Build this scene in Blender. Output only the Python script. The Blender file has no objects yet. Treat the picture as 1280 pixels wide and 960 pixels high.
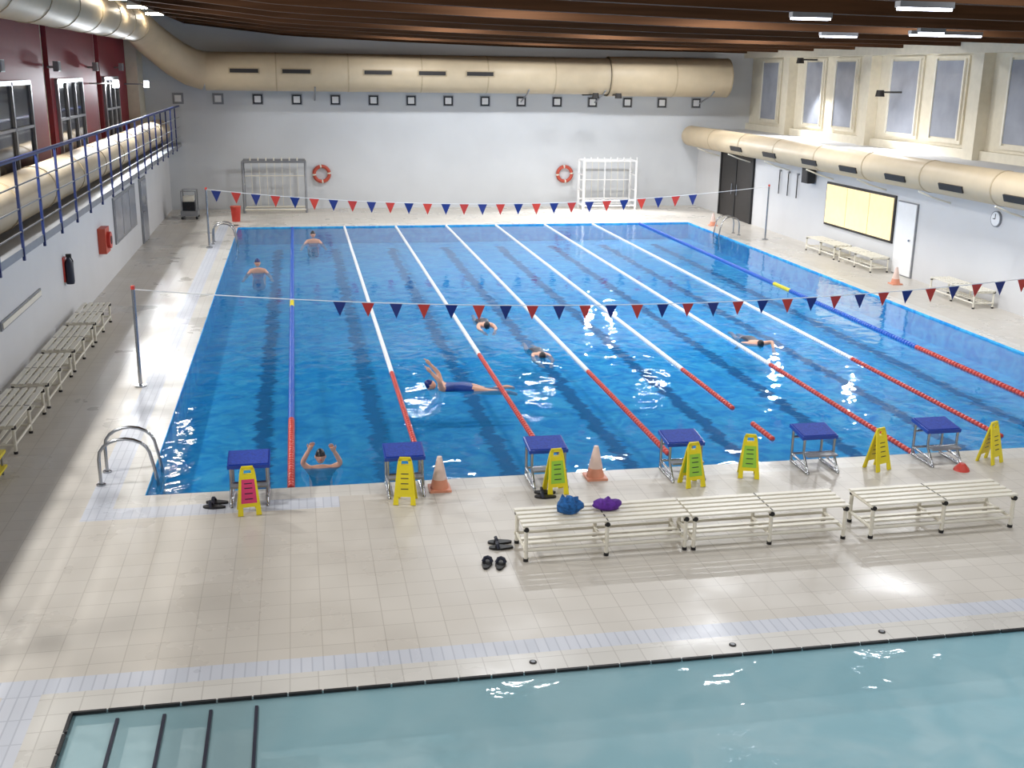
import bpy, bmesh, math, random
from mathutils import Vector, Matrix
random.seed(3)
sc=bpy.context.scene
sc.view_settings.view_transform='Standard'
sc.view_settings.look='None'

# ---------------------------------------------------------------- materials
def lin(c):
    return tuple(((v/255)/12.92 if v/255<=.04045 else ((v/255+.055)/1.055)**2.4) for v in c)+(1,)
def mat(name,rgb,rough=.5,metal=0,noise=.06,scale=6,emit=0,bump=0,spec=.5,stretch=None):
    m=bpy.data.materials.new(name); m.use_nodes=True; nt=m.node_tree; b=nt.nodes['Principled BSDF']
    tc=nt.nodes.new('ShaderNodeTexCoord'); n=nt.nodes.new('ShaderNodeTexNoise'); n.inputs['Scale'].default_value=scale; n.inputs['Detail'].default_value=3
    if stretch:
        mp=nt.nodes.new('ShaderNodeMapping'); mp.inputs['Scale'].default_value=stretch; nt.links.new(tc.outputs['Object'],mp.inputs['Vector']); nt.links.new(mp.outputs['Vector'],n.inputs['Vector'])
    else: nt.links.new(tc.outputs['Object'],n.inputs['Vector'])
    r=nt.nodes.new('ShaderNodeValToRGB'); c=lin(rgb)
    r.color_ramp.elements[0].position=.3; r.color_ramp.elements[1].position=.7
    r.color_ramp.elements[0].color=tuple(max(0,v*(1-noise)) for v in c[:3])+(1,)
    r.color_ramp.elements[1].color=tuple(min(1,v*(1+noise)) for v in c[:3])+(1,)
    nt.links.new(n.outputs['Fac'],r.inputs['Fac']); nt.links.new(r.outputs['Color'],b.inputs['Base Color'])
    b.inputs['Roughness'].default_value=rough; b.inputs['Metallic'].default_value=metal
    b.inputs['Specular IOR Level'].default_value=spec
    if emit:
        b.inputs['Emission Color'].default_value=c; b.inputs['Emission Strength'].default_value=emit
    if bump:
        bp=nt.nodes.new('ShaderNodeBump'); bp.inputs['Strength'].default_value=bump; nt.links.new(n.outputs['Fac'],bp.inputs['Height']); nt.links.new(bp.outputs['Normal'],b.inputs['Normal'])
    return m
def tilemat(name,c1,c2,grout,tw,th,rough=.35,gs=.006,offset=0.0):
    m=bpy.data.materials.new(name); m.use_nodes=True; nt=m.node_tree; b=nt.nodes['Principled BSDF']
    tc=nt.nodes.new('ShaderNodeTexCoord'); br=nt.nodes.new('ShaderNodeTexBrick')
    br.offset=offset; br.inputs['Scale'].default_value=1; br.inputs['Brick Width'].default_value=tw; br.inputs['Row Height'].default_value=th
    br.inputs['Mortar Size'].default_value=gs; br.inputs['Mortar Smooth'].default_value=.3
    br.inputs['Color1'].default_value=lin(c1); br.inputs['Color2'].default_value=lin(c2); br.inputs['Mortar'].default_value=lin(grout)
    nt.links.new(tc.outputs['Object'],br.inputs['Vector'])
    n=nt.nodes.new('ShaderNodeTexNoise'); n.inputs['Scale'].default_value=.7; n.inputs['Detail'].default_value=5
    nt.links.new(tc.outputs['Object'],n.inputs['Vector'])
    mr=nt.nodes.new('ShaderNodeMapRange'); mr.inputs['To Min'].default_value=.9; mr.inputs['To Max'].default_value=1.06
    nt.links.new(n.outputs['Fac'],mr.inputs['Value'])
    mx=nt.nodes.new('ShaderNodeMix'); mx.data_type='RGBA'; mx.blend_type='MULTIPLY'; mx.inputs[0].default_value=1
    nt.links.new(br.outputs['Color'],mx.inputs[6]); nt.links.new(mr.outputs['Result'],mx.inputs[7])
    nt.links.new(mx.outputs[2],b.inputs['Base Color'])
    mr2=nt.nodes.new('ShaderNodeMapRange'); mr2.inputs['From Min'].default_value=.35; mr2.inputs['From Max'].default_value=.65; mr2.inputs['To Min'].default_value=rough*.7; mr2.inputs['To Max'].default_value=rough*1.5
    nt.links.new(n.outputs['Fac'],mr2.inputs['Value']); nt.links.new(mr2.outputs['Result'],b.inputs['Roughness'])
    return m
def water(name,tint,scatter,sf,bs,bstr,rough=.02):
    # clear water + a share of light scattered inside the water body + wavy mirror surface
    m=bpy.data.materials.new(name); m.use_nodes=True; nt=m.node_tree; nt.nodes.clear(); N=nt.nodes.new; L=nt.links.new
    out=N('ShaderNodeOutputMaterial'); tr=N('ShaderNodeBsdfTransparent'); gl=N('ShaderNodeBsdfGlossy'); mx=N('ShaderNodeMixShader'); fr=N('ShaderNodeFresnel')
    df=N('ShaderNodeBsdfDiffuse'); m2=N('ShaderNodeMixShader'); m2.inputs[0].default_value=sf
    df.inputs['Color'].default_value=lin(scatter)
    tr.inputs['Color'].default_value=tint+(1,); gl.inputs['Roughness'].default_value=rough; fr.inputs['IOR'].default_value=1.33
    tc=N('ShaderNodeTexCoord'); n=N('ShaderNodeTexNoise'); n.inputs['Scale'].default_value=bs; n.inputs['Detail'].default_value=2.5; n.inputs['Roughness'].default_value=.5; n.inputs['Distortion'].default_value=.5
    L(tc.outputs['Object'],n.inputs['Vector'])
    bp=N('ShaderNodeBump'); bp.inputs['Strength'].default_value=1; bp.inputs['Distance'].default_value=bstr
    L(n.outputs['Fac'],bp.inputs['Height']); L(bp.outputs['Normal'],gl.inputs['Normal']); L(bp.outputs['Normal'],fr.inputs['Normal'])
    L(tr.outputs[0],m2.inputs[1]); L(df.outputs[0],m2.inputs[2])
    L(fr.outputs[0],mx.inputs[0]); L(m2.outputs[0],mx.inputs[1]); L(gl.outputs[0],mx.inputs[2]); L(mx.outputs[0],out.inputs[0])
    return m
def basinmat(name,c_lo,c_caustic,stripe=None,x0=0,sp=1.87,half=.14,amp=.5,xmin=-99,xmax=99,nsc=2.6,p0=.36,p1=.66):
    m=bpy.data.materials.new(name); m.use_nodes=True; nt=m.node_tree; b=nt.nodes['Principled BSDF']; L=nt.links.new; N=nt.nodes.new
    b.inputs['Roughness'].default_value=.6
    tc=N('ShaderNodeTexCoord')
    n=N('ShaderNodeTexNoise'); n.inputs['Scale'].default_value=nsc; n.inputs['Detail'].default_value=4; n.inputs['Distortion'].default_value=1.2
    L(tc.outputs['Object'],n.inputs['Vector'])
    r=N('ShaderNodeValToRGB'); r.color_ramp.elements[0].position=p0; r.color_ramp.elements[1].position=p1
    r.color_ramp.elements[0].color=lin(c_lo); r.color_ramp.elements[1].color=lin(c_caustic); L(n.outputs['Fac'],r.inputs['Fac'])  # lighter mottling paints caustic light into the basin colour
    col=r.outputs['Color']
    if stripe:
        n2=N('ShaderNodeTexNoise'); n2.inputs['Scale'].default_value=2.2; n2.inputs['Detail'].default_value=3; n2.inputs['Roughness'].default_value=.7
        mp=N('ShaderNodeMapping'); mp.inputs['Scale'].default_value=(.6,1.6,1); L(tc.outputs['Object'],mp.inputs['Vector']); L(mp.outputs['Vector'],n2.inputs['Vector'])
        sx=N('ShaderNodeSeparateXYZ'); L(tc.outputs['Object'],sx.inputs[0])
        def M(op,a,bb=None):
            q=N('ShaderNodeMath'); q.operation=op
            for i,v in enumerate((a,bb)):
                if v is None: continue
                if isinstance(v,(int,float)): q.inputs[i].default_value=v
                else: L(v,q.inputs[i])
            return q.outputs[0]
        w=M('MULTIPLY',M('SUBTRACT',n2.outputs['Fac'],.5),amp)
        x=M('ADD',sx.outputs['X'],w)
        t=M('FRACT',M('ADD',M('DIVIDE',M('SUBTRACT',x,x0),sp),10.5))
        d=M('MULTIPLY',M('ABSOLUTE',M('SUBTRACT',t,.5)),sp)
        mr=N('ShaderNodeMapRange'); mr.inputs['From Min'].default_value=half*.7; mr.inputs['From Max'].default_value=half*1.2; mr.inputs['To Min'].default_value=1; mr.inputs['To Max'].default_value=0
        L(d,mr.inputs['Value'])
        k=M('MULTIPLY',mr.outputs['Result'],M('GREATER_THAN',sx.outputs['Y'],1.4)); k=M('MULTIPLY',k,M('LESS_THAN',sx.outputs['Y'],23.8))
        k=M('MULTIPLY',k,M('LESS_THAN',sx.outputs['X'],xmax))
        mx=N('ShaderNodeMix'); mx.data_type='RGBA'; L(k,mx.inputs[0]); L(col,mx.inputs[6]); mx.inputs[7].default_value=lin(stripe); col=mx.outputs[2]
    L(col,b.inputs['Base Color'])
    return m

M_deck=tilemat('deck_tiles',(203,197,187),(198,192,182),(178,171,161),.3,.3,.32,.005)
M_cope=tilemat('coping_tiles',(210,207,200),(205,202,195),(186,182,175),.25,.25,.3)
M_strip=tilemat('overflow_grate_tiles',(202,205,213),(195,199,208),(178,182,192),.1,.36,.35,.008)
M_wall=mat('white_paint',(208,211,214),.6,noise=.03,scale=.8)
M_wallR=mat('white_paint_side',(208,208,209),.6,noise=.03,scale=.8)
M_cream=mat('cream_panel',(216,208,188),.5,noise=.04)
M_duct=mat('cream_duct',(196,178,148),.5,noise=.05,scale=2)
M_duct2=mat('cream_duct_seam',(176,158,128),.5)
M_dark=mat('dark_grille',(40,36,34),.6)
M_black=mat('black_rubber',(18,18,20),.5)
M_wood=mat('glulam_wood',(86,57,36),.8,noise=.22,scale=2,stretch=(.25,2,6),spec=.15)
M_red=mat('dark_red_wall',(122,22,38),.55)
M_glass=mat('window_glass',(150,154,164),.12,noise=.12,scale=1.5)
M_dglass=mat('dark_window_glass',(30,32,40),.08,noise=.2)
M_white=mat('white_plastic',(226,221,206),.35,noise=.02)
M_rope=mat('white_rope_float',(240,240,240),.35,noise=.02)
M_blue=mat('blue_plastic',(28,66,165),.35)
M_post=mat('navy_post_paint',(34,52,110),.45)
M_navy=mat('navy_rail',(30,50,120),.4)
M_steel=mat('stainless_steel',(170,172,176),.22,metal=1,noise=.03)
M_grey=mat('grey_metal',(140,142,146),.4,metal=.4)
M_yellow=mat('yellow_plastic',(228,210,30),.4)
M_green=mat('green_print',(150,200,60),.5)
M_pink=mat('pink_print',(215,60,110),.5)
M_redp=mat('red_plastic',(200,62,50),.4)
M_orange=mat('orange_plastic',(224,150,120),.45)
M_cwhite=mat('cone_white',(232,205,192),.5)
M_lring=mat('life_ring_orange',(190,80,60),.5)
M_skin=mat('skin',(220,168,142),.5,noise=.05)
M_suit=mat('dark_swimsuit',(25,30,50),.5)
M_bsuit=mat('blue_swimsuit',(20,60,140),.5)
M_cap=mat('blue_swim_cap',(20,40,110),.4)
M_capw=mat('dark_swim_cap',(30,30,36),.4)
M_lampw=mat('lamp_white',(235,240,255),.4,emit=10)
M_lampy=mat('lamp_warm',(255,240,215),.4,emit=70)
M_lit=mat('lit_room_window',(232,212,160),.4,noise=.08,emit=.7)
M_teal=mat('teal_towel',(30,90,150),.9,noise=.5,scale=25)
M_purple=mat('purple_towel',(90,40,140),.9,noise=.3,scale=25)
M_step=mat('step_tile',(225,235,235),.5)
M_basin=basinmat('blue_pool_tiles_caustics',(24,156,230),(92,212,250),stripe=(2,36,112),x0=-.48,sp=1.87,xmax=13.6)
M_basin_s=basinmat('teal_pool_tiles_caustics',(168,214,224),(232,246,248),nsc=1.4,p0=.38,p1=.62)
M_water=water('pool_water',(.96,.99,1.0),(50,165,236),.3,1.9,.014,.03)
M_water2=water('shallow_pool_water',(.97,.99,1.0),(186,226,234),.42,2.4,.02)

# ---------------------------------------------------------------- mesh builder
class B:
    def __init__(s): s.v=[]; s.f=[]; s.m=[]; s.mats=[]; s.sm=[]
    def mi(s,m):
        if m not in s.mats: s.mats.append(m)
        return s.mats.index(m)
    def add(s,vs,fs,m,smooth=False):
        o=len(s.v); s.v+= [tuple(v) for v in vs]; k=s.mi(m)
        for f in fs: s.f.append(tuple(i+o for i in f)); s.m.append(k); s.sm.append(smooth)
    def box(s,x0,x1,y0,y1,z0,z1,m,T=None):
        vs=[Vector(p) for p in ((x0,y0,z0),(x1,y0,z0),(x1,y1,z0),(x0,y1,z0),(x0,y0,z1),(x1,y0,z1),(x1,y1,z1),(x0,y1,z1))]
        if T: vs=[T@v for v in vs]
        s.add(vs,[(0,3,2,1),(4,5,6,7),(0,1,5,4),(1,2,6,5),(2,3,7,6),(3,0,4,7)],m)
    def quad(s,a,b,c,d,m): s.add([a,b,c,d],[(0,1,2,3)],m)
    def tube(s,path,r,m,n=8,T=None,caps=True):
        P=[Vector(p) for p in path]
        if T: P=[T@p for p in P]
        R=r if isinstance(r,(list,tuple)) else [r]*len(P)
        t0=(P[1]-P[0]).normalized(); up=Vector((0,0,1)) if abs(t0.z)<.9 else Vector((1,0,0))
        a=t0.cross(up).normalized(); vs=[]
        for i,p in enumerate(P):
            if i==0: t=(P[1]-P[0])
            elif i==len(P)-1: t=(P[-1]-P[-2])
            else: t=(P[i+1]-P[i]).normalized()+(P[i]-P[i-1]).normalized()
            t.normalize(); a=(a-t*a.dot(t)).normalized(); b=t.cross(a)
            for k in range(n):
                an=2*math.pi*k/n; vs.append(p+(a*math.cos(an)+b*math.sin(an))*R[i])
        fs=[(i*n+k,i*n+(k+1)%n,(i+1)*n+(k+1)%n,(i+1)*n+k) for i in range(len(P)-1) for k in range(n)]
        s.add(vs,fs,m,n>=8)
        if caps: s.add([vs[k] for k in range(n)],[tuple(range(n))[::-1]],m); s.add(vs[-n:],[tuple(range(n))],m)
    def ell(s,c,rx,ry,rz,m,nu=14,nv=9,T=None,m2=None,cut=0):
        vs=[];fs=[]
        for j in range(nv+1):
            th=math.pi*j/nv
            for i in range(nu):
                ph=2*math.pi*i/nu; v=Vector((c[0]+rx*math.sin(th)*math.cos(ph),c[1]+ry*math.sin(th)*math.sin(ph),c[2]+rz*math.cos(th)))
                vs.append(T@v if T else v)
        for j in range(nv):
            for i in range(nu): fs.append((j*nu+i,(j+1)*nu+i,(j+1)*nu+(i+1)%nu,j*nu+(i+1)%nu))
        if m2 is None: s.add(vs,fs,m,True)
        else:
            k=int(nv*cut)*nu
            s.add(vs,fs[:k],m2,True); s.add(vs,fs[k:],m,True)
    def done(s,name,loc=(0,0,0),rot=0):
        me=bpy.data.meshes.new(name); me.from_pydata(s.v,[],s.f); me.update()
        for m in s.mats: me.materials.append(m)
        me.polygons.foreach_set('material_index',s.m); me.polygons.foreach_set('use_smooth',s.sm)
        o=bpy.data.objects.new(name,me); bpy.context.collection.objects.link(o); o.location=loc; o.rotation_euler=(0,0,rot); return o
def inst(o,name,loc,rot=0):
    q=bpy.data.objects.new(name,o.data); bpy.context.collection.objects.link(q); q.location=loc; q.rotation_euler=(0,0,rot); return q

XL,XR,YF,YN=-4.5,16.47,30.2,-16.0
PX0,PX1=-1.82,14.33; PL=25.0
SX0,SX1,SY0,SY1=-1.81,18.0,-12.5,-4.99
DEP=.6
# ---------------------------------------------------------------- floor
b=B()
def fl(x0,x1,y0,y1,m=M_deck,z=0): b.quad((x0,y0,z),(x1,y0,z),(x1,y1,z),(x0,y1,z),m)
o0,o1=.33,.66
fl(XL-3,PX0-o1,-4.4,YF)
fl(PX0-o1,PX0-o0,-o1-.1,PL+o1,M_strip); fl(PX0-o0,PX0,-.4,PL+o1,M_cope)
fl(PX0-o0,.6,-o1-.1,-.4,M_strip); fl(.6,PX1+.3,-o1-.1,-.4,M_deck); fl(PX0,PX1+.3,-.4,0,M_cope)
fl(PX0,PX1+.3,PL,PL+.4,M_cope); fl(PX1,PX1+.3,0,PL,M_cope)
fl(PX0-o0,PX1+.3,PL+.4,PL+o1,M_cope)
fl(PX0-o1,PX1+.3,-4.4,-o1-.1); fl(PX1+.3,XR+3,-4.4,YF); fl(PX0-o1,PX1+.3,PL+o1,YF)
fl(XL-3,XR+3,-4.66,-4.4,M_strip)
fl(XL-3,SX0-.62,YN,-4.66); fl(SX0-.62,SX0-.3,YN,-4.66,M_strip); fl(SX0-.3,XR+3,SY1,-4.66,M_cope); fl(SX0-.3,SX0,YN,SY1,M_cope); fl(SX0,SX1,YN,SY0); fl(SX1,XR+3,YN,SY1)
b.done('floor')
def basin(name,x0,x1,y0,y1,d,m):
    b=B(); z=-d
    b.quad((x0,y0,z),(x1,y0,z),(x1,y1,z),(x0,y1,z),m)
    b.quad((x0,y1,z),(x1,y1,z),(x1,y1,0),(x0,y1,0),m); b.quad((x0,y0,0),(x1,y0,0),(x1,y0,z),(x0,y0,z),m)
    b.quad((x0,y0,z),(x0,y1,z),(x0,y1,0),(x0,y0,0),m); b.quad((x1,y1,z),(x1,y0,z),(x1,y0,0),(x1,y1,0),m)
    return b.done(name)
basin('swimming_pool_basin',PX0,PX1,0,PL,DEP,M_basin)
basin('shallow_pool_basin',SX0,SX1,SY0,SY1,.55,M_basin_s)
b=B(); b.quad((PX0,0,-.04),(PX1,0,-.04),(PX1,PL,-.04),(PX0,PL,-.04),M_water); b.done('swimming_pool_water')
b=B(); b.quad((SX0,SY0,-.03),(SX1,SY0,-.03),(SX1,SY1,-.03),(SX0,SY1,-.03),M_water2); b.done('shallow_pool_water')
b=B()
x=SX0
while x<SX1-.3:
    b.box(x,x+.285,SY1-.02,SY1+.008,-.02,.005,M_black); x+=.3
y=SY1-.02
while y>SY0:
    b.box(SX0-.01,SX0+.018,y-.28,y,-.02,.005,M_black); y-=.3
b.done('shallow_pool_edge_trim')
b=B()
for i in range(4):
    xa=SX0+.02+.38*i; zt=-.06-.06*i
    b.box(xa,xa+.38,SY1-2.6,SY1-.12,-.54,zt,M_step); b.box(xa+.355,xa+.382,SY1-2.6,SY1-.12,zt,-.018,M_suit)
b.done('shallow_pool_steps')
b=B()
for x,y in ((2.2,-4.83),(4.15,-4.83),(5.7,-4.83),(7.3,-4.83)):
    b.tube([(x,y,0),(x,y,.008)],.035,M_dark,12); b.tube([(x,y,.008),(x,y,.012)],.02,M_grey,12)
b.done('deck_drain')

# ---------------------------------------------------------------- walls
XUL,XUR=-5.7,18.6
b=B(); b.box(XUL-.3,XUR+.3,YF,YF+.3,-.1,8,M_wall); b.done('wall_far')
b=B(); b.box(XL-.25,XL,YN,YF,0,2.37,M_wallR); b.box(XUL-.3,XUL,YN,YF,2.37,8,M_cream)
b.done('wall_left')
b=B(); b.box(XR,XR+.25,YN,YF,0,2.9,M_wallR); b.box(XUR,XUR+.3,YN,YF,2.9,8,M_cream); b.box(XR,XUR,YN,YF,2.9,3.1,M_wallR)
b.done('wall_right')
prof=[(-3.6,6.78),(.1,6.41),(4.27,6.27),(8.62,6.17),(13,6.12),(17.15,6.10),(19,6.08)]
def zc(x):
    for (a,za),(c,zb) in zip(prof,prof[1:]):
        if a<=x<=c: return za+(zb-za)*(x-a)/(c-a)
    return 6.08
b=B(); xs=[-3.6+22.6*i/26 for i in range(27)]
for x0,x1 in zip(xs,xs[1:]):
    z0,z1=zc(x0),zc(x1)
    b.quad((x0,YN,z0+.6),(x0,YF,z0+.6),(x1,YF,z1+.6),(x1,YN,z1+.6),M_wood)
b.quad((-6,YN,7.4),(-6,YF,7.4),(-3.6,YF,7.4),(-3.6,YN,7.4),M_wall)
b.box(-3.62,-3.6,YN,YF,6.78,7.4,M_wood)
b.done('ceiling')
def beam(y):
    b=B()
    for x0,x1 in zip(xs,xs[1:]):
        z0,z1=zc(x0),zc(x1)
        b.quad((x0,y-.12,z0),(x1,y-.12,z1),(x1,y-.12,z1+.6),(x0,y-.12,z0+.6),M_wood)
        b.quad((x1,y+.12,z1),(x0,y+.12,z0),(x0,y+.12,z0+.6),(x1,y+.12,z1+.6),M_wood)
        b.quad((x0,y+.12,z0),(x1,y+.12,z1),(x1,y-.12,z1),(x0,y-.12,z0),M_wood)
    return b.done('ceiling_beam')
yb=30.05
while yb>-10:
    beam(yb); yb-=3
def area(name,loc,sx,sy,e,col=(1,1,1),rot=(0,0,0)):
    l=bpy.data.lights.new(name,'AREA'); l.shape='RECTANGLE'; l.size=sx; l.size_y=sy; l.energy=e; l.color=col
    o=bpy.data.objects.new(name,l); bpy.context.collection.objects.link(o); o.location=loc; o.rotation_euler=rot; return o
for yy,e in ((25.55,230),(16.55,280),(7.55,270),(-1.45,80),(-7.45,120)):
    for xx in (4.5,9,13.5):
        area('ceiling_lamp',(xx,yy,zc(xx)+.45),1.2,.4,e,(.95,.97,1.0))
b=B()
for x,y,L in ((7.55,-1.2,.7),(7.4,1.5,.6),(11.1,8.0,.8),(12.5,6.4,1.5),(11.6,5.4,.5)):  # glowing strips stand in for tube lamps mirrored in glass
    b.box(x-L/2,x+L/2,y-.06,y+.06,6.03,6.1,M_grey); b.box(x-L/2+.02,x+L/2-.02,y-.05,y+.05,6.0,6.03,M_lampw)
b.done('reflected_tube_strip')

# left balcony
b=B(); b.box(XUL,-4.0,YN,YF,2.37,2.5,M_grey); b.done('balcony_slab')
b=B()
y=-6
while y<30:
    b.box(-4.02,-3.98,y-.025,y+.025,2.3,3.85,M_post); y+=1.5
b.tube([(-4,-8,3.85),(-4,30,3.85)],.035,M_post)
for z in (2.75,3.1,3.45): b.tube([(-4,-8,z),(-4,30,z)],.013,M_grey,6)
b.done('balcony_railing')
b=B(); b.tube([(-4.75,-8,2.95),(-4.75,29.9,2.95)],.42,M_duct,20)
for y in range(-6,30,3): b.tube([(-4.75,y,2.95),(-4.75,y+.08,2.95)],.435,M_duct2,20)
b.done('balcony_air_duct')
b=B()
for (y0,y1,w0,w1) in ((-2,6.5,-1,5),(7.2,15,8,13.2),(15.7,22.3,16.2,19.6),(23.1,28.6,23.4,26.2)):
    b.box(XUL,XUL+.12,y0,y1,2.5,6.9,M_red)
    b.box(XUL+.12,XUL+.15,w0,w1,3.0,4.85,M_dglass)
    n=3
    for k in range(n+1):
        yy=w0+(w1-w0)*k/n; b.box(XUL+.12,XUL+.2,yy-.05,yy+.05,3.0,4.9,M_grey)
    b.box(XUL+.12,XUL+.2,w0,w1,4.82,4.92,M_grey); b.box(XUL+.12,XUL+.2,w0,w1,3.9,3.96,M_grey)
b.done('red_wall_bay')
b=B(); b.box(-5.7,-5.2,28.7,30.2,2.5,7.4,M_cream); b.done('cream_column')

YD=29.2
b=B()
b.tube([(12.2,YD,5.12),(17.1,YD,5.12)],.74,M_duct,28)
b.tube([(-2.9,YD,5.12),(12.2,YD,5.12)],.68,M_duct,28)
for x in (-.4,2.2,4.9,7.4,10,12.2,14.8,17.06): b.tube([(x,YD,5.12),(x+.05,YD,5.12)],.75 if x>12 else .688,M_duct2,28)
arc=[(-2.9,YD,5.12),(-3.4,YD-.1,5.25),(-3.9,YD-.4,5.55),(-4.3,YD-.9,5.9),(-4.6,YD-1.6,6.2),(-4.75,YD-2.6,6.45),(-4.8,YD-4,6.56),(-4.8,4,6.56)]
b.tube(arc,[.68,.66,.63,.6,.58,.55,.53,.53],M_duct,24)
for y in (4,7,10,13,16,19,22,25): b.tube([(-4.8,y,6.56),(-4.8,y+.07,6.56)],.545,M_duct2,24)
for x in (-1.5,.35,3.3,5.3,7.1):
    b.box(x-.55,x+.55,YD-.70,YD-.6,5.04,5.26,M_duct2); b.box(x-.5,x+.5,YD-.72,YD-.6,5.08,5.22,M_dark)
for x in (1.0,9.0,12.0,16.4):
    b.tube([(x,YF,4.1),(x,YD-.3,4.45),(x,YD-.6,4.6)],.03,M_grey,6)
b.done('ceiling_air_duct')
b=B(); RX,RZ,RR=16.05,2.84,.40
b.tube([(RX,-3,RZ),(RX,30,RZ)],RR,M_duct,24)
y=-3
while y<30: b.tube([(RX,y,RZ),(RX,y+.05,RZ)],RR+.01,M_duct2,24); y+=3
for y in (24.2,21.3,18.3,15.8,13.2,10.6,8):
    T=Matrix.Translation((RX,y,RZ))@Matrix.Rotation(math.radians(-20),4,'Y')
    b.box(-RR-.03,-RR+.06,-.5,.5,-.08,.08,M_dark,T)
y=-1
while y<29:
    b.tube([(XR,y,RZ-.65),(RX-.1,y,RZ-.5),(RX-RR-.1,y,RZ-.35)],.025,M_white,6); y+=3.2
b.done('side_air_duct')

for i in range(15):
    x=-1.12-2*1.448+1.448*i
    b=B(); s=.2; z=4.12
    b.box(x-s,x+s,YF-.03,YF,z-s,z+s,M_grey); b.box(x-s+.03,x+s-.03,YF-.035,YF-.03,z-s+.03,z+s-.03,M_dglass if i>1 else M_grey); b.box(x-.12,x+.12,YF-.045,YF-.035,z-.12,z+.12,M_rope)
    b.done('window_%d'%(i+1))
def lifering(loc,name='life_ring'):
    b=B(); n=32; R=.29; r=.07
    for k in range(n):
        a0=2*math.pi*k/n;a1=2*math.pi*(k+1)/n
        m=M_white if k%8==0 else M_lring
        b.tube([(R*math.cos(a0),0,R*math.sin(a0)),(R*math.cos(a1),0,R*math.sin(a1))],r,m,10,caps=False)
    b.tube([(0,.08,R),(0,-.03,R+.06)],.02,M_grey)
    return b.done(name,loc)
lifering((1.17,YF-.09,1.34)); lifering((10.83,YF-.09,1.31))
b=B(); X0,X1,Y0,Y1,H=-1.75,.54,28.9,29.8,1.9
for x in (X0,X1):
    b.tube([(x,Y0,0),(x,Y0,H),(x,Y1,H),(x,Y1,0)],.045,M_grey); b.tube([(x,Y0,.1),(x,Y1,.1)],.03,M_white); b.tube([(x,Y0,1),(x,Y1,1)],.03,M_white)
for y in (Y0,Y1):
    b.tube([(X0,y,H),(X1,y,H)],.045,M_grey); b.tube([(X0,y,.12),(X1,y,.12)],.04,M_white)
for i in range(1,8):
    x=X0+(X1-X0)*i/8; b.tube([(x,Y1,.1),(x,Y1,H)],.012,M_white,6); b.tube([(x,Y0,H),(x,Y0,H+.15)],.03,M_white,6)
b.tube([(X0,Y1,1.3),(X1,Y1,1.3)],.02,M_white,6)
b.done('equipment_rack')
b=B(); X0,X1,Y0,Y1,H=11.35,13.5,29.0,29.8,1.9
for x in (X0,X1):
    b.tube([(x,Y0,0),(x,Y0,H)],.05,M_rope); b.tube([(x,Y1,0),(x,Y1,H)],.05,M_rope)
    for z in (.15,.75,1.35,H): b.tube([(x,Y0,z),(x,Y1,z)],.03,M_rope)
for z in (.15,.35,H): 
    for y in (Y0,Y1): b.tube([(X0,y,z),(X1,y,z)],.035,M_rope)
b.tube([((X0+X1)/2,Y1,0),((X0+X1)/2,Y1,H)],.03,M_rope); b.tube([(X0,Y1,1.1),(X1,Y1,1.1)],.02,M_rope)
for i in range(9):
    x=X0+(X1-X0)*i/8; b.tube([(x,Y0,H),(x,Y0,H+.15)],.03,M_rope,6); b.tube([(x,Y1,.1),(x,Y1,H)],.012,M_white,6)
b.done('storage_rack')
b=B()
b.box(-3.9,-3.3,27.2,28.0,.12,.3,M_grey)
for x in (-3.85,-3.35):
    for y in (27.25,27.95): b.tube([(x,y,0),(x,y,1.0)],.025,M_grey); b.ell((x,y,.05),.05,.05,.05,M_black,8,6)
b.tube([(-3.85,27.25,1.0),(-3.35,27.25,1.0),(-3.35,27.95,1.0),(-3.85,27.95,1.0),(-3.85,27.25,1.0)],.02,M_grey)
b.box(-3.85,-3.4,27.3,27.9,.3,.62,M_dglass); b.box(-3.8,-3.45,27.35,27.85,.62,.8,M_white)
b.done('equipment_trolley')
b=B(); b.tube([(0,0,0),(0,0,.5)],[.14,.18],M_redp,16); b.tube([(0,0,.5),(0,0,.54)],.19,M_lring,16); b.done('waste_bin',(-1.95,26.6,0))

# left wall features
b=B(); b.box(XL,XL+.04,21.5,22.9,0,1.95,M_grey); b.box(XL+.04,XL+.06,21.6,22.8,.03,1.88,M_glass); b.tube([(XL+.06,21.75,.95),(XL+.12,21.75,.95)],.03,M_steel)
b.done('door_3')
b=B(); b.box(XL,XL+.04,16.4,20.4,.75,1.95,M_grey)
for k in range(3): b.box(XL+.04,XL+.05,16.5+k*1.3,17.7+k*1.3,.82,1.88,M_glass)
b.done('window_18')
b=B(); b.tube([(XL+.1,9.8,.95),(XL+.1,9.8,1.0),(XL+.1,9.8,1.38),(XL+.1,9.8,1.44),(XL+.1,9.8,1.5)],[.08,.09,.09,.05,.03],M_suit,14)
b.box(XL+.06,XL+.16,9.76,9.84,1.5,1.56,M_black); b.tube([(XL+.12,9.84,1.53),(XL+.16,9.92,1.4),(XL+.14,9.94,1.1)],.014,M_black,6); b.box(XL,XL+.03,9.7,9.9,1.0,1.5,M_redp)
b.done('fire_extinguisher')
b=B(); b.box(XL,XL+.18,13.9,14.5,.9,1.5,M_lring); b.tube([(XL+.18,14.2,1.2),(XL+.26,14.2,1.2)],.2,M_redp,18); b.tube([(XL+.26,14.2,1.2),(XL+.27,14.2,1.2)],.1,M_dark,14)
b.done('fire_hose_reel')
b=B(); b.box(XL,XL+.03,4.6,7.5,1.15,1.3,M_grey); b.box(XL+.03,XL+.045,4.65,7.45,1.18,1.27,M_white); b.done('wall_vent_grille')

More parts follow.
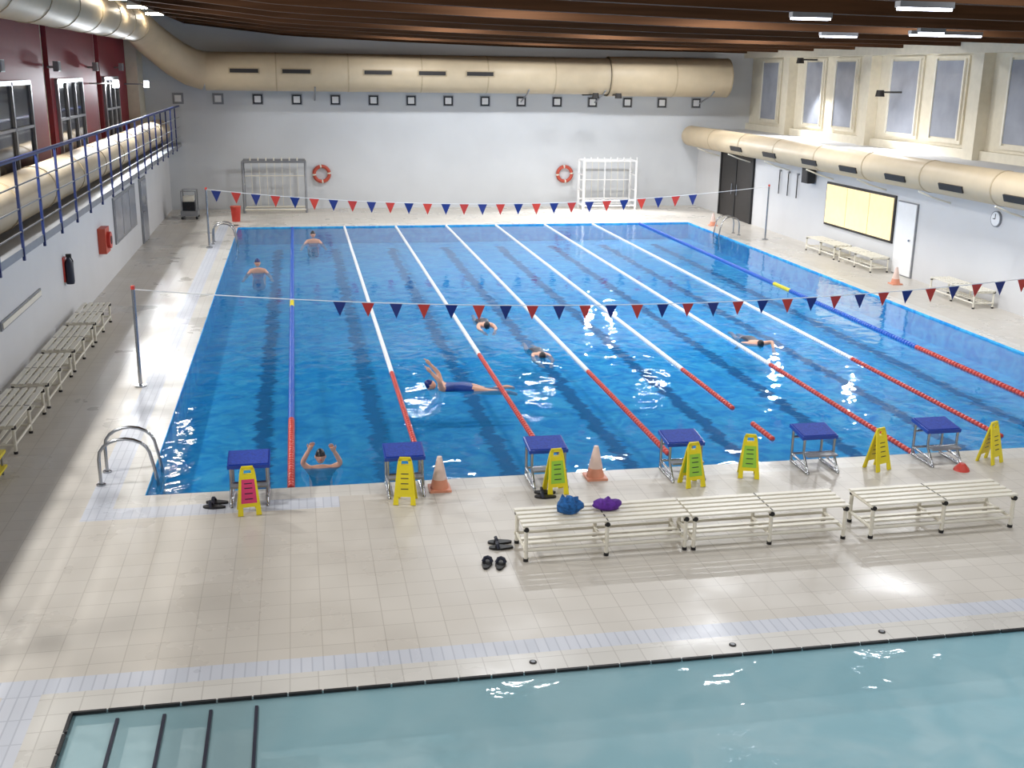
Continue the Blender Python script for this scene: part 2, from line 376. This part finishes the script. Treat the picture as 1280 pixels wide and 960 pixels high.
# right wall features
b=B(); b.box(XR-.05,XR,24.3,27.4,0,2.36,M_dark); b.box(XR-.07,XR-.05,25.8,25.9,0,2.36,M_black)
for yy in (24.3,27.4): b.box(XR-.08,XR,yy-.06,yy+.06,0,2.4,M_black)
for yy in (25.6,26.1): b.tube([(XR-.1,yy,.9),(XR-.1,yy,1.3)],.02,M_steel)
b.done('door_1')
b=B(); b.box(XR-.04,XR,14.35,18.5,.78,2.1,M_dark)
for k in range(3):
    y0=14.43+k*1.35; b.box(XR-.06,XR-.03,y0,y0+1.31,.85,2.03,M_lit)
b.done('window_16')
b=B(); b.box(XR-.04,XR,13.2,14.2,0,2.0,M_grey); b.box(XR-.06,XR-.04,13.23,14.17,.03,1.97,M_rope); b.tube([(XR-.1,13.4,1),(XR-.06,13.4,1)],.03,M_steel); b.done('door_2')
b=B(); b.box(XR-.32,XR-.06,19.3,19.75,1.95,2.42,M_black); b.box(XR-.33,XR-.32,19.34,19.71,2.0,2.37,M_dark); b.box(XR-.06,XR,19.48,19.57,2.1,2.25,M_grey); b.done('wall_speaker')
b=B(); b.tube([(XR,9.8,2.05),(XR-.05,9.8,2.05)],.19,M_grey,24); b.tube([(XR-.05,9.8,2.05),(XR-.055,9.8,2.05)],.165,M_rope,24)
b.box(XR-.062,XR-.056,9.79,9.81,2.05,2.17,M_black); b.box(XR-.062,XR-.056,9.8,9.89,2.04,2.06,M_black); b.done('wall_clock')
b=B()
for y in (22.0,21.3,20.6): b.tube([(XR-.05,y,1.35),(XR-.05,y,2.15)],.018,M_dark,6); b.box(XR-.07,XR,y-.04,y+.04,2.1,2.16,M_grey)
b.done('wall_hooks')
WY=[(27.4,28.9),(23.7,25.0),(21.3,22.7),(17.4,19.0),(15.1,16.5),(11.3,13.0),(8.9,10.4),(5.4,7.0)]
b=B()
for y0,y1 in WY:
    b.box(XUR-.06,XUR,y0-.14,y1+.14,3.45,5.85,M_cream); b.box(XUR-.09,XUR-.05,y0,y1,3.6,5.72,M_glass)
    b.box(XUR-.12,XUR-.05,y0-.05,y0+.02,3.55,5.78,M_white); b.box(XUR-.12,XUR-.05,y1-.02,y1+.05,3.55,5.78,M_white)
b.done('window_17')
b=B()
for y in (26.2,20.1,14.1,7.9): b.box(XUR-.35,XUR,y-.25,y+.25,3.1,6.1,M_cream)
b.box(XUR-.4,XUR,-4,YF,5.9,6.2,M_cream); b.box(XUR-.15,XUR,-4,YF,3.1,3.35,M_cream)
b.done('trim_1')

# ---------------------------------------------------------------- lane ropes
LW=1.78039
M_rb=mat('rope_blue',(25,90,190),.4)
def rope(x,segs,y0=.05,y1=24.95,gap=None,R=.042):
    b=B(); step=.1; y=y0
    while y<y1:
        m=segs[-1][1]
        for lim,mm in segs:
            if y<lim: m=mm;break
        if not(gap and gap[0]<y<gap[1]):
            b.tube([(x,y,-.03),(x,y+.01,-.03),(x,y+.07,-.03),(x,y+.08,-.03)],[R*.6,R,R,R*.6],m,8)
            b.tube([(x,y+.08,-.03),(x,y+step,-.03)],.015,m,6,caps=False)
        y+=step
    return b.done('lane_rope')
W=M_rope;R_=M_redp
rope(0,[(3,R_),(11.6,M_rb),(12.3,M_yellow),(25,M_rb)],R=.05)
rope(LW,[(5.5,R_),(99,W)],1.2); rope(2*LW,[(6.6,R_),(99,W)],1.4); rope(3*LW,[(5.1,R_),(99,W)],.6)
rope(4*LW,[(5.0,R_),(99,W)],1.0,gap=(1.75,2.6)); rope(5*LW,[(5.1,R_),(99,W)],.1); rope(6*LW,[(5.3,R_),(99,W)],.6)
rope(7*LW,[(6.0,R_),(12,M_rb),(13,M_yellow),(99,M_rb)],.5,R=.055)

# ---------------------------------------------------------------- pennants
def pennants(name,p0,p1,sag,n,size,start=0,end=1,ph=0):
    b=B(); p0=Vector(p0);p1=Vector(p1)
    f=lambda t:p0.lerp(p1,t)-Vector((0,0,sag*4*t*(1-t)))
    b.tube([f(i/40) for i in range(41)],.009,M_rope,5)
    for i in range(n):
        t=start+(end-start)*(i+.5)/n; c=f(t); d=(f(min(1,t+.01))-f(max(0,t-.01))).normalized()
        m=M_redp if (i+ph)%2 else M_navy
        a=c-d*size/2; e=c+d*size/2; q=c-Vector((0,0,size*1.15))+Vector((0,.04*math.sin(i*2.1),0))
        b.add([a,e,q,a+Vector((0,.006,0)),e+Vector((0,.006,0)),q+Vector((0,.006,0))],[(0,1,2),(5,4,3),(0,3,4,1),(1,4,5,2),(2,5,3,0)],m)
    for p in (p0,p1): b.tube([(p.x,p.y,0),(p.x,p.y,p.z+.03)],.03,M_steel); b.tube([(p.x,p.y,0),(p.x,p.y,.03)],.1,M_steel,12); b.tube([(p.x,p.y,p.z),(p.x,p.y,p.z+.06)],.035,M_redp)
    return b.done(name)
pennants('pennant_string',(-2.52,5.18,1.68),(16.2,5.18,1.72),.5,32,.23,.168)
pennants('pennant_string',(-2.45,20.5,1.75),(15.4,20.5,1.75),.5,27,.3,.0,.87)

# ---------------------------------------------------------------- starting blocks
M_grip=mat('blue_grip',(24,60,160),.7,noise=.3,scale=40)
def block():
    b=B(); T=Matrix.Translation((0,0,.47))@Matrix.Rotation(math.radians(7),4,'X')
    b.box(-.26,.26,-.22,.22,0,.05,M_blue,T); b.box(-.24,.24,-.20,.20,.05,.06,M_grip,T)
    for s in (-.22,.22):
        b.tube([(s,.16,.0),(s,.16,.48)],.02,M_steel); b.tube([(s,-.38,0),(s,-.2,.25),(s,-.2,.46)],.02,M_steel)
        b.tube([(s,.16,.12),(s,-.33,.1)],.018,M_steel); b.tube([(s,.16,.02),(s,-.38,.02)],.025,M_steel)
    b.tube([(-.22,.16,.12),(.22,.16,.12)],.018,M_steel); b.tube([(-.22,-.2,.25),(.22,-.2,.25)],.018,M_steel); b.tube([(-.22,.18,.36),(.22,.18,.36)],.018,M_steel)
    b.box(-.22,.22,-.34,-.19,.23,.255,M_grey)
    return b.done('starting_block',(-.5,-.21,0))
BX=[-.5,1.45,3.33,5.22,7.15,9.02]
o=block()
for i,x in enumerate(BX[1:]): inst(o,'starting_block.%03d'%(i+1),(x,-.21,0))
def sign(print_m):
    b=B()
    for a in (12,-12):
        T=Matrix.Translation((0,0,.57))@Matrix.Rotation(math.radians(a),4,'X')@Matrix.Scale(.95,4)
        def pl(x0,x1,x2,x3,z0,z1,m,t=.012,y=0):
            vs=[T@Vector(p) for p in ((x0,y-t,z0),(x1,y-t,z0),(x2,y-t,z1),(x3,y-t,z1),(x0,y+t,z0),(x1,y+t,z0),(x2,y+t,z1),(x3,y+t,z1))]
            b.add(vs,[(0,1,2,3),(5,4,7,6),(1,5,6,2),(4,0,3,7),(3,2,6,7),(4,5,1,0)],m)
        pl(-.14,.14,.10,-.10,-.5,-.08,M_yellow)
        pl(-.15,-.08,-.08,-.14,-.61,-.5,M_yellow); pl(.08,.15,.14,.08,-.61,-.5,M_yellow)
        pl(-.10,-.05,-.04,-.085,-.08,0,M_yellow); pl(.05,.10,.085,.04,-.08,0,M_yellow); pl(-.085,.085,.07,-.07,-.02,.03,M_yellow)
        pl(-.10,.10,.08,-.08,-.45,-.14,print_m,.014)
        for z in (-.40,-.33,-.26,-.2): pl(-.05,.05,.05,-.05,z,z+.012,M_suit,.0155)
    return b
ss=[(-.5,-.76,M_pink,.1),(1.42,-.72,M_yellow,-.2),(3.37,-.68,M_green,.1),(5.22,-.7,M_green,.15),(6.1,-.5,M_green,-.35),(8.0,-.5,M_yellow,.35),(9.75,-.48,M_yellow,.45)]
for x,y,m,r in ss: sign(m).done('wet_floor_sign',(x,y,0),r)
def cone(loc,name='traffic_cone'):
    b=B(); b.box(-.14,.14,-.14,.14,0,.03,M_orange)
    b.tube([(0,0,.03),(0,0,.15)],[.12,.095],M_orange,20); b.tube([(0,0,.15),(0,0,.3)],[.095,.065],M_cwhite,20); b.tube([(0,0,.3),(0,0,.45)],[.065,.03],M_cwhite,20)
    return b.done(name,loc)
cone((1.90,-.35,0)); cone((4.02,-.25,0)); cone((14.9,24,0)); cone((15.6,12.5,0))
b=B(); b.tube([(0,0,0),(0,0,.03),(0,0,.1)],[.11,.1,.04],M_redp,16); b.done('marker_dome',(9.15,-.74,0))

# ---------------------------------------------------------------- benches
def bench(L=1.86,D=.5,Hh=.43):
    b=B()
    for x in (0,L/2,L):
        for y in (0,D):
            b.tube([(x,y,0),(x,y,Hh-.04)],.024,M_white); b.tube([(x,y,0),(x,y,.035)],.03,M_black)
            b.tube([(x,y,Hh-.07),(x,y,Hh-.045)],.03,M_black)
        b.tube([(x,-.02,Hh-.045),(x,D+.02,Hh-.045)],.024,M_white); b.tube([(x,0,.13),(x,D,.13)],.02,M_white)
        b.tube([(x,-.035,Hh-.045),(x,-.02,Hh-.045)],.028,M_black)
    for y in (0,D): b.tube([(-.03,y,.13),(L+.03,y,.13)],.02,M_white)
    for y in (.12,.24): b.box(0,L,y,y+.06,.14,.16,M_white)
    n=5
    for i in range(n):
        y=-.02+(D+.04-.07)*i/(n-1); b.box(-.04,L+.04,y,y+.07,Hh-.02,Hh,M_white)
        b.box(L/2-.006,L/2+.006,y,y+.07,Hh-.001,Hh+.003,M_dark)
    return b.done('slatted_bench')
o=bench(); o.location=(2.57,-2.68,0); o.rotation_euler=(0,0,.01)
inst(o,'slatted_bench.001',(4.53,-2.68,0),.01); inst(o,'slatted_bench.002',(6.72,-2.7,0),.02)
for i,y in enumerate((1.9,4.1,6.3,8.5)): inst(o,'slatted_bench.%03d'%(3+i),(-3.78,y,0),math.pi/2)
for i,y in enumerate((14.2,16.4)): inst(o,'slatted_bench.%03d'%(7+i),(16.3,y,0),math.pi/2)
inst(o,'slatted_bench.009',(16.3,9.3,0),math.pi/2)

def lump(name,loc,rx,ry,rz,m,seed):
    b=B(); b.ell((0,0,rz*.8),rx,ry,rz,m,20,12); o=b.done(name,loc)
    rnd=random.Random(seed)
    for v in o.data.vertices:
        k=1+.18*math.sin(v.co.x*45+seed)*math.cos(v.co.y*38+seed*2)+rnd.uniform(-.05,.05)
        v.co.x*=k; v.co.y*=k; v.co.z=max(0,v.co.z*(k+.1*math.sin(v.co.x*60)))
    return o
lump('swim_bag',(3.12,-2.4,.434),.15,.13,.1,M_teal,1); lump('folded_towel',(3.58,-2.35,.434),.17,.12,.06,M_purple,4)
def slippers(loc,rot):
    b=B()
    for s in (0,.15):
        n=16; pts=[]
        for k in range(n):
            a=2*math.pi*k/n; w=.048 if math.sin(a)<0 else .058
            pts.append((s+w*math.cos(a),.14*math.sin(a)))
        b.add([(x,y,0) for x,y in pts]+[(x,y,.025) for x,y in pts],[tuple(range(n))[::-1],tuple(range(n,2*n))]+[(k,(k+1)%n,n+(k+1)%n,n+k) for k in range(n)],M_black)
        b.tube([(s-.05,.03,.02),(s-.03,.045,.06),(s,.05,.07),(s+.03,.045,.06),(s+.05,.03,.02)],.02,M_suit,6)
    return b.done('flip_flops',loc,rot)
slippers((-.93,-.55,0),1.4); slippers((2.13,-2.7,0),-.3); slippers((2.36,-2.3,0),1.5); slippers((3.2,-.85,0),1.4)

# ---------------------------------------------------------------- pool ladders
def ladder():
    b=B()
    for y in (-.25,.25):
        pts=[(-.62,y,0),(-.62,y,.35)]
        for k in range(1,10):
            a=math.pi-math.pi*k/9*.94; pts.append((-.30+.32*math.cos(a),y,.38+.24*math.sin(a)))
        pts+=[(.06,y,.2),(.09,y,0),(.09,y,-.5)]
        b.tube(pts,.022,M_steel,10); b.tube([(-.62,y,0),(-.62,y,.02)],.06,M_steel,12)
    for z in (-.12,-.34): b.box(.05,.13,-.25,.25,z-.015,z+.015,M_steel)
    return b.done('pool_ladder')
o=ladder(); o.location=(PX0+.02,.7,0)
inst(o,'pool_ladder.001',(PX0+.05,21.5,0)); inst(o,'pool_ladder.002',(PX1-.05,21.8,0),math.pi)
b=B()
for y in (-.15,.15):
    for x in (-.2,.2): b.tube([(x,y,0),(x,y,.3)],.015,M_grey)
b.box(-.25,.25,-.2,.2,.3,.34,M_yellow); b.box(-.25,.25,-.2,.2,.1,.13,M_yellow); b.tube([(-.2,0,.42),(.2,0,.42)],.08,M_yellow,12)
b.done('yellow_float_stand',(-3.95,.9,0))

# ---------------------------------------------------------------- flood lamps
def spot(loc,target,e,col,size=140,name='flood_light_source',r=.12,blend=.4):
    l=bpy.data.lights.new(name,'SPOT'); l.energy=e; l.color=col; l.spot_size=math.radians(size); l.spot_blend=blend; l.shadow_soft_size=r
    o=bpy.data.objects.new(name,l); bpy.context.collection.objects.link(o); o.location=loc
    o.rotation_euler=(Vector(target)-Vector(loc)).to_track_quat('-Z','Y').to_euler(); return o
for y,e in ((-10,740),(-5,780),(0,860),(5,820),(10,760),(15.5,680),(21,560),(26,400)):
    X=-5.2
    spot((X,y,5.2),(4.5,y+(1 if y<20 else -3),0),e,(1,.985,.96),r=.3 if y>12 else .15)
    b=B(); b.box(X-.22,X-.1,y-.16,y+.16,5.1,5.34,M_grey); b.tube([(X-.2,y,5.2),(XUL+.12,y,5.2)],.03,M_grey,6); b.box(X-.1,X-.09,y-.13,y+.13,5.12,5.32,M_glass); b.done('flood_lamp')
for y,z in ((28,4.65),(21,4.75)):
    spot((-4.65,y,z),(1,y-8,0),450,(.9,.95,1),120,r=.09)
    b=B(); b.box(-4.9,-4.75,y-.12,y+.12,z-.1,z+.1,M_grey); b.box(-4.91,-4.74,y-.14,y-.12,z-.11,z+.11,M_lampw); b.tube([(-4.85,y,z),(XUL+.1,y,z)],.025,M_grey,6); b.done('balcony_lamp')
def downflood(x,y,z,tx,ty,e,wx):
    spot((x,y,z-.08),(tx,ty,0),e,(.97,.98,1),116,r=.1,blend=.15)
    b=B(); b.tube([(x,y,z+.16),(x,y,z-.03)],[.11,.14],M_dark,14); b.tube([(x,y,z+.1),wx],.03,M_dark,6); b.done('streak_projector')
downflood(11.5,28.2,4.35,11.0,24.6,700,(11.5,YF,4.4)); downflood(12.4,28.2,4.35,11.9,24.6,700,(12.4,YF,4.4))  # unseen lamp pair added under the duct to make streaks on the water
downflood(17.9,24.3,5.7,14.4,22.0,800,(XUR,24.3,5.8)); downflood(17.8,18.3,4.7,14.6,15.8,800,(XUR,18.3,4.8))  # first is added for a water streak, second is the gallery projector
b=B()
for x,y in ((-3.95,16),(-3.95,20),(-3.95,24)):  # farthest lamp is added to put sparkles on the left water
    b.box(x-.28,x+.28,y-.06,y+.06,6.86,6.94,M_grey); b.box(x-.26,x+.26,y-.06,y+.05,6.8,6.86,M_lampy)
    for s in (-.25,.25): b.tube([(x+s,y,6.94),(x+s,y,7.4)],.012,M_grey,6)
b.done('warm_strip_lamp')

# ---------------------------------------------------------------- swimmers
def swimmer(name,loc,rot,arms,legs=None,suit=M_suit,cap=M_capw,tilt=0,sc_=.92):
    legs=legs or {1:[(-.42,.1,-.06),(-.82,.1,-.08),(-.98,.1,-.12)],-1:[(-.42,-.1,-.1),(-.8,-.1,-.02),(-.95,-.1,-.06)]}
    V=[(0,0,0),(.2,0,.01),(.42,0,.02),(.54,0,.03)]; E=[(0,1),(1,2),(2,3)]; R=[.13,.12,.14,.06]
    for s in (1,-1):
        i=len(V); V+=[(.45,s*.17,.02)]+[tuple(p) for p in arms[s]]; R+=[.06,.045,.03]; E+=[(2,i),(i,i+1),(i+1,i+2)]
        i=len(V); V+=[(-.06,s*.09,0)]+[tuple(p) for p in legs[s]]; R+=[.09,.065,.04,.03]; E+=[(0,i),(i,i+1),(i+1,i+2),(i+2,i+3)]
    me=bpy.data.meshes.new(name+'_sk'); me.from_pydata(V,E,[]); o=bpy.data.objects.new(name+'_sk',me); bpy.context.collection.objects.link(o)
    o.modifiers.new('s','SKIN')
    for k,v in enumerate(me.skin_vertices[0].data): v.radius=(R[k],R[k]*(.75 if k<3 else 1)); v.use_root=(k==0)
    o.modifiers.new('d','SUBSURF').levels=2
    dg=bpy.context.evaluated_depsgraph_get(); ev=bpy.data.meshes.new_from_object(o.evaluated_get(dg)); bpy.data.objects.remove(o)
    b=B(); T=Matrix.Rotation(tilt,4,'Y')
    vs=[T@v.co for v in ev.vertices]; sf=[];kf=[]
    for p in ev.polygons:
        c=p.center; (sf if (-.13<c.x<.38 and abs(c.y)<.19 and -.15<c.z<.14) else kf).append(tuple(p.vertices))
    b.add(vs,sf,suit,True); b.add(vs,kf,M_skin,True)
    hx=.66
    Th=T@Matrix.Translation((hx,0,.07))@Matrix.Rotation(math.radians(60),4,'Y')
    b.ell((0,0,0),.09,.075,.115,M_skin,16,12,Th,cap,.5)
    b.ell((.09,0,-.02),.02,.014,.022,M_skin,8,6,Th)
    for s in (1,-1): b.ell((.078,s*.03,.012),.014,.02,.012,M_black,8,6,Th); b.ell((0,s*.076,-.01),.018,.01,.028,M_skin,8,6,Th)
    b.box(.078,.088,-.022,.022,-.062,-.054,M_redp,Th)
    for s in (1,-1):
        e,w=Vector(arms[s][0]),Vector(arms[s][1]); d=(w-e).normalized(); sd=d.cross(Vector((0,0,1)))
        if sd.length<.1: sd=Vector((0,1,0))
        sd.normalize(); nn=sd.cross(d)
        b.tube([w-d*.01,w+d*.04,w+d*.09],[.028,.038,.032],M_skin,10,T)
        for k,(of,ln) in enumerate(((-.028,.06),(-.01,.075),(.01,.07),(.028,.055))):
            p=w+d*.085+sd*of; b.tube([p,p+d*ln*.5,p+d*ln-nn*.012],[.0095,.009,.006],M_skin,6,T)
        p=w+d*.03-sd*.03*s; b.tube([p,p+d*.03-sd*.025*s,p+d*.06-sd*.03*s],[.011,.01,.007],M_skin,6,T)
    bpy.data.meshes.remove(ev)
    ob=b.done(name,loc,rot); ob.scale=(sc_,)*3; return ob
crawl={1:[(.72,.25,.12),(.92,.2,-.02)],-1:[(.3,-.3,.0),(.12,-.3,-.12)]}
up={1:[(.5,.3,.22),(.66,.3,.4)],-1:[(.5,-.28,.22),(.66,-.26,.4)]}
fwd={1:[(.75,.2,0),(1.0,.12,-.03)],-1:[(.75,-.2,0),(1.0,-.12,-.03)]}
fold={1:[(-.12,.12,.32),(-.12,.14,.68),(-.14,.15,.82)],-1:[(-.12,-.12,.32),(-.12,-.14,.68),(-.14,-.15,.82)]}
raised={1:[(.55,.30,.02),(.80,.2,.0)],-1:[(.57,-.27,.04),(.82,-.16,.03)]}
swimmer('swimmer',(.4,.95,-.47),-math.pi/2,raised,fold,tilt=-1.25)
swimmer('swimmer',(2.95,4.4,-.02),math.pi*.97,up,None,M_bsuit,M_cap)
swimmer('swimmer',(4.1,9.6,-.05),-math.pi/2,fwd)
swimmer('swimmer',(4.75,7.0,-.09),-math.pi/2,fwd)
swimmer('swimmer',(9.35,7.3,-.07),-math.pi/2,crawl)
tread={1:[(.3,.34,-.12),(.34,.36,-.32)],-1:[(.3,-.34,-.12),(.34,-.36,-.32)]}
swimmer('swimmer',(-.9,16.4,-.42),-math.pi/2,tread,fold,M_bsuit,M_cap,-1.3,1)
swimmer('swimmer',(.65,21.6,-.42),-math.pi/2,tread,fold,M_suit,M_capw,-1.3,1)

# ---------------------------------------------------------------- world + camera
w=bpy.data.worlds.new('world'); sc.world=w; w.use_nodes=True; w.node_tree.nodes['Background'].inputs[0].default_value=(.87,.91,1,1); w.node_tree.nodes['Background'].inputs[1].default_value=.42
F,yaw,pit,rol,HH,cx,cy=1375.27,.19298,.27642,.01432,5.24125,.23419,-13.68871
f=Vector((math.sin(yaw)*math.cos(pit),math.cos(yaw)*math.cos(pit),-math.sin(pit))); r=Vector((math.cos(yaw),-math.sin(yaw),0)); u=r.cross(f)
r2=r*math.cos(rol)+u*math.sin(rol); u2=u*math.cos(rol)-r*math.sin(rol)
cd=bpy.data.cameras.new('camera'); cd.sensor_width=36; cd.lens=F/1280*36; cam=bpy.data.objects.new('camera',cd); bpy.context.collection.objects.link(cam)
Mx=Matrix((r2,u2,-f)).transposed().to_4x4(); Mx.translation=(cx,cy,HH); cam.matrix_world=Mx; sc.camera=cam; cd.clip_end=200
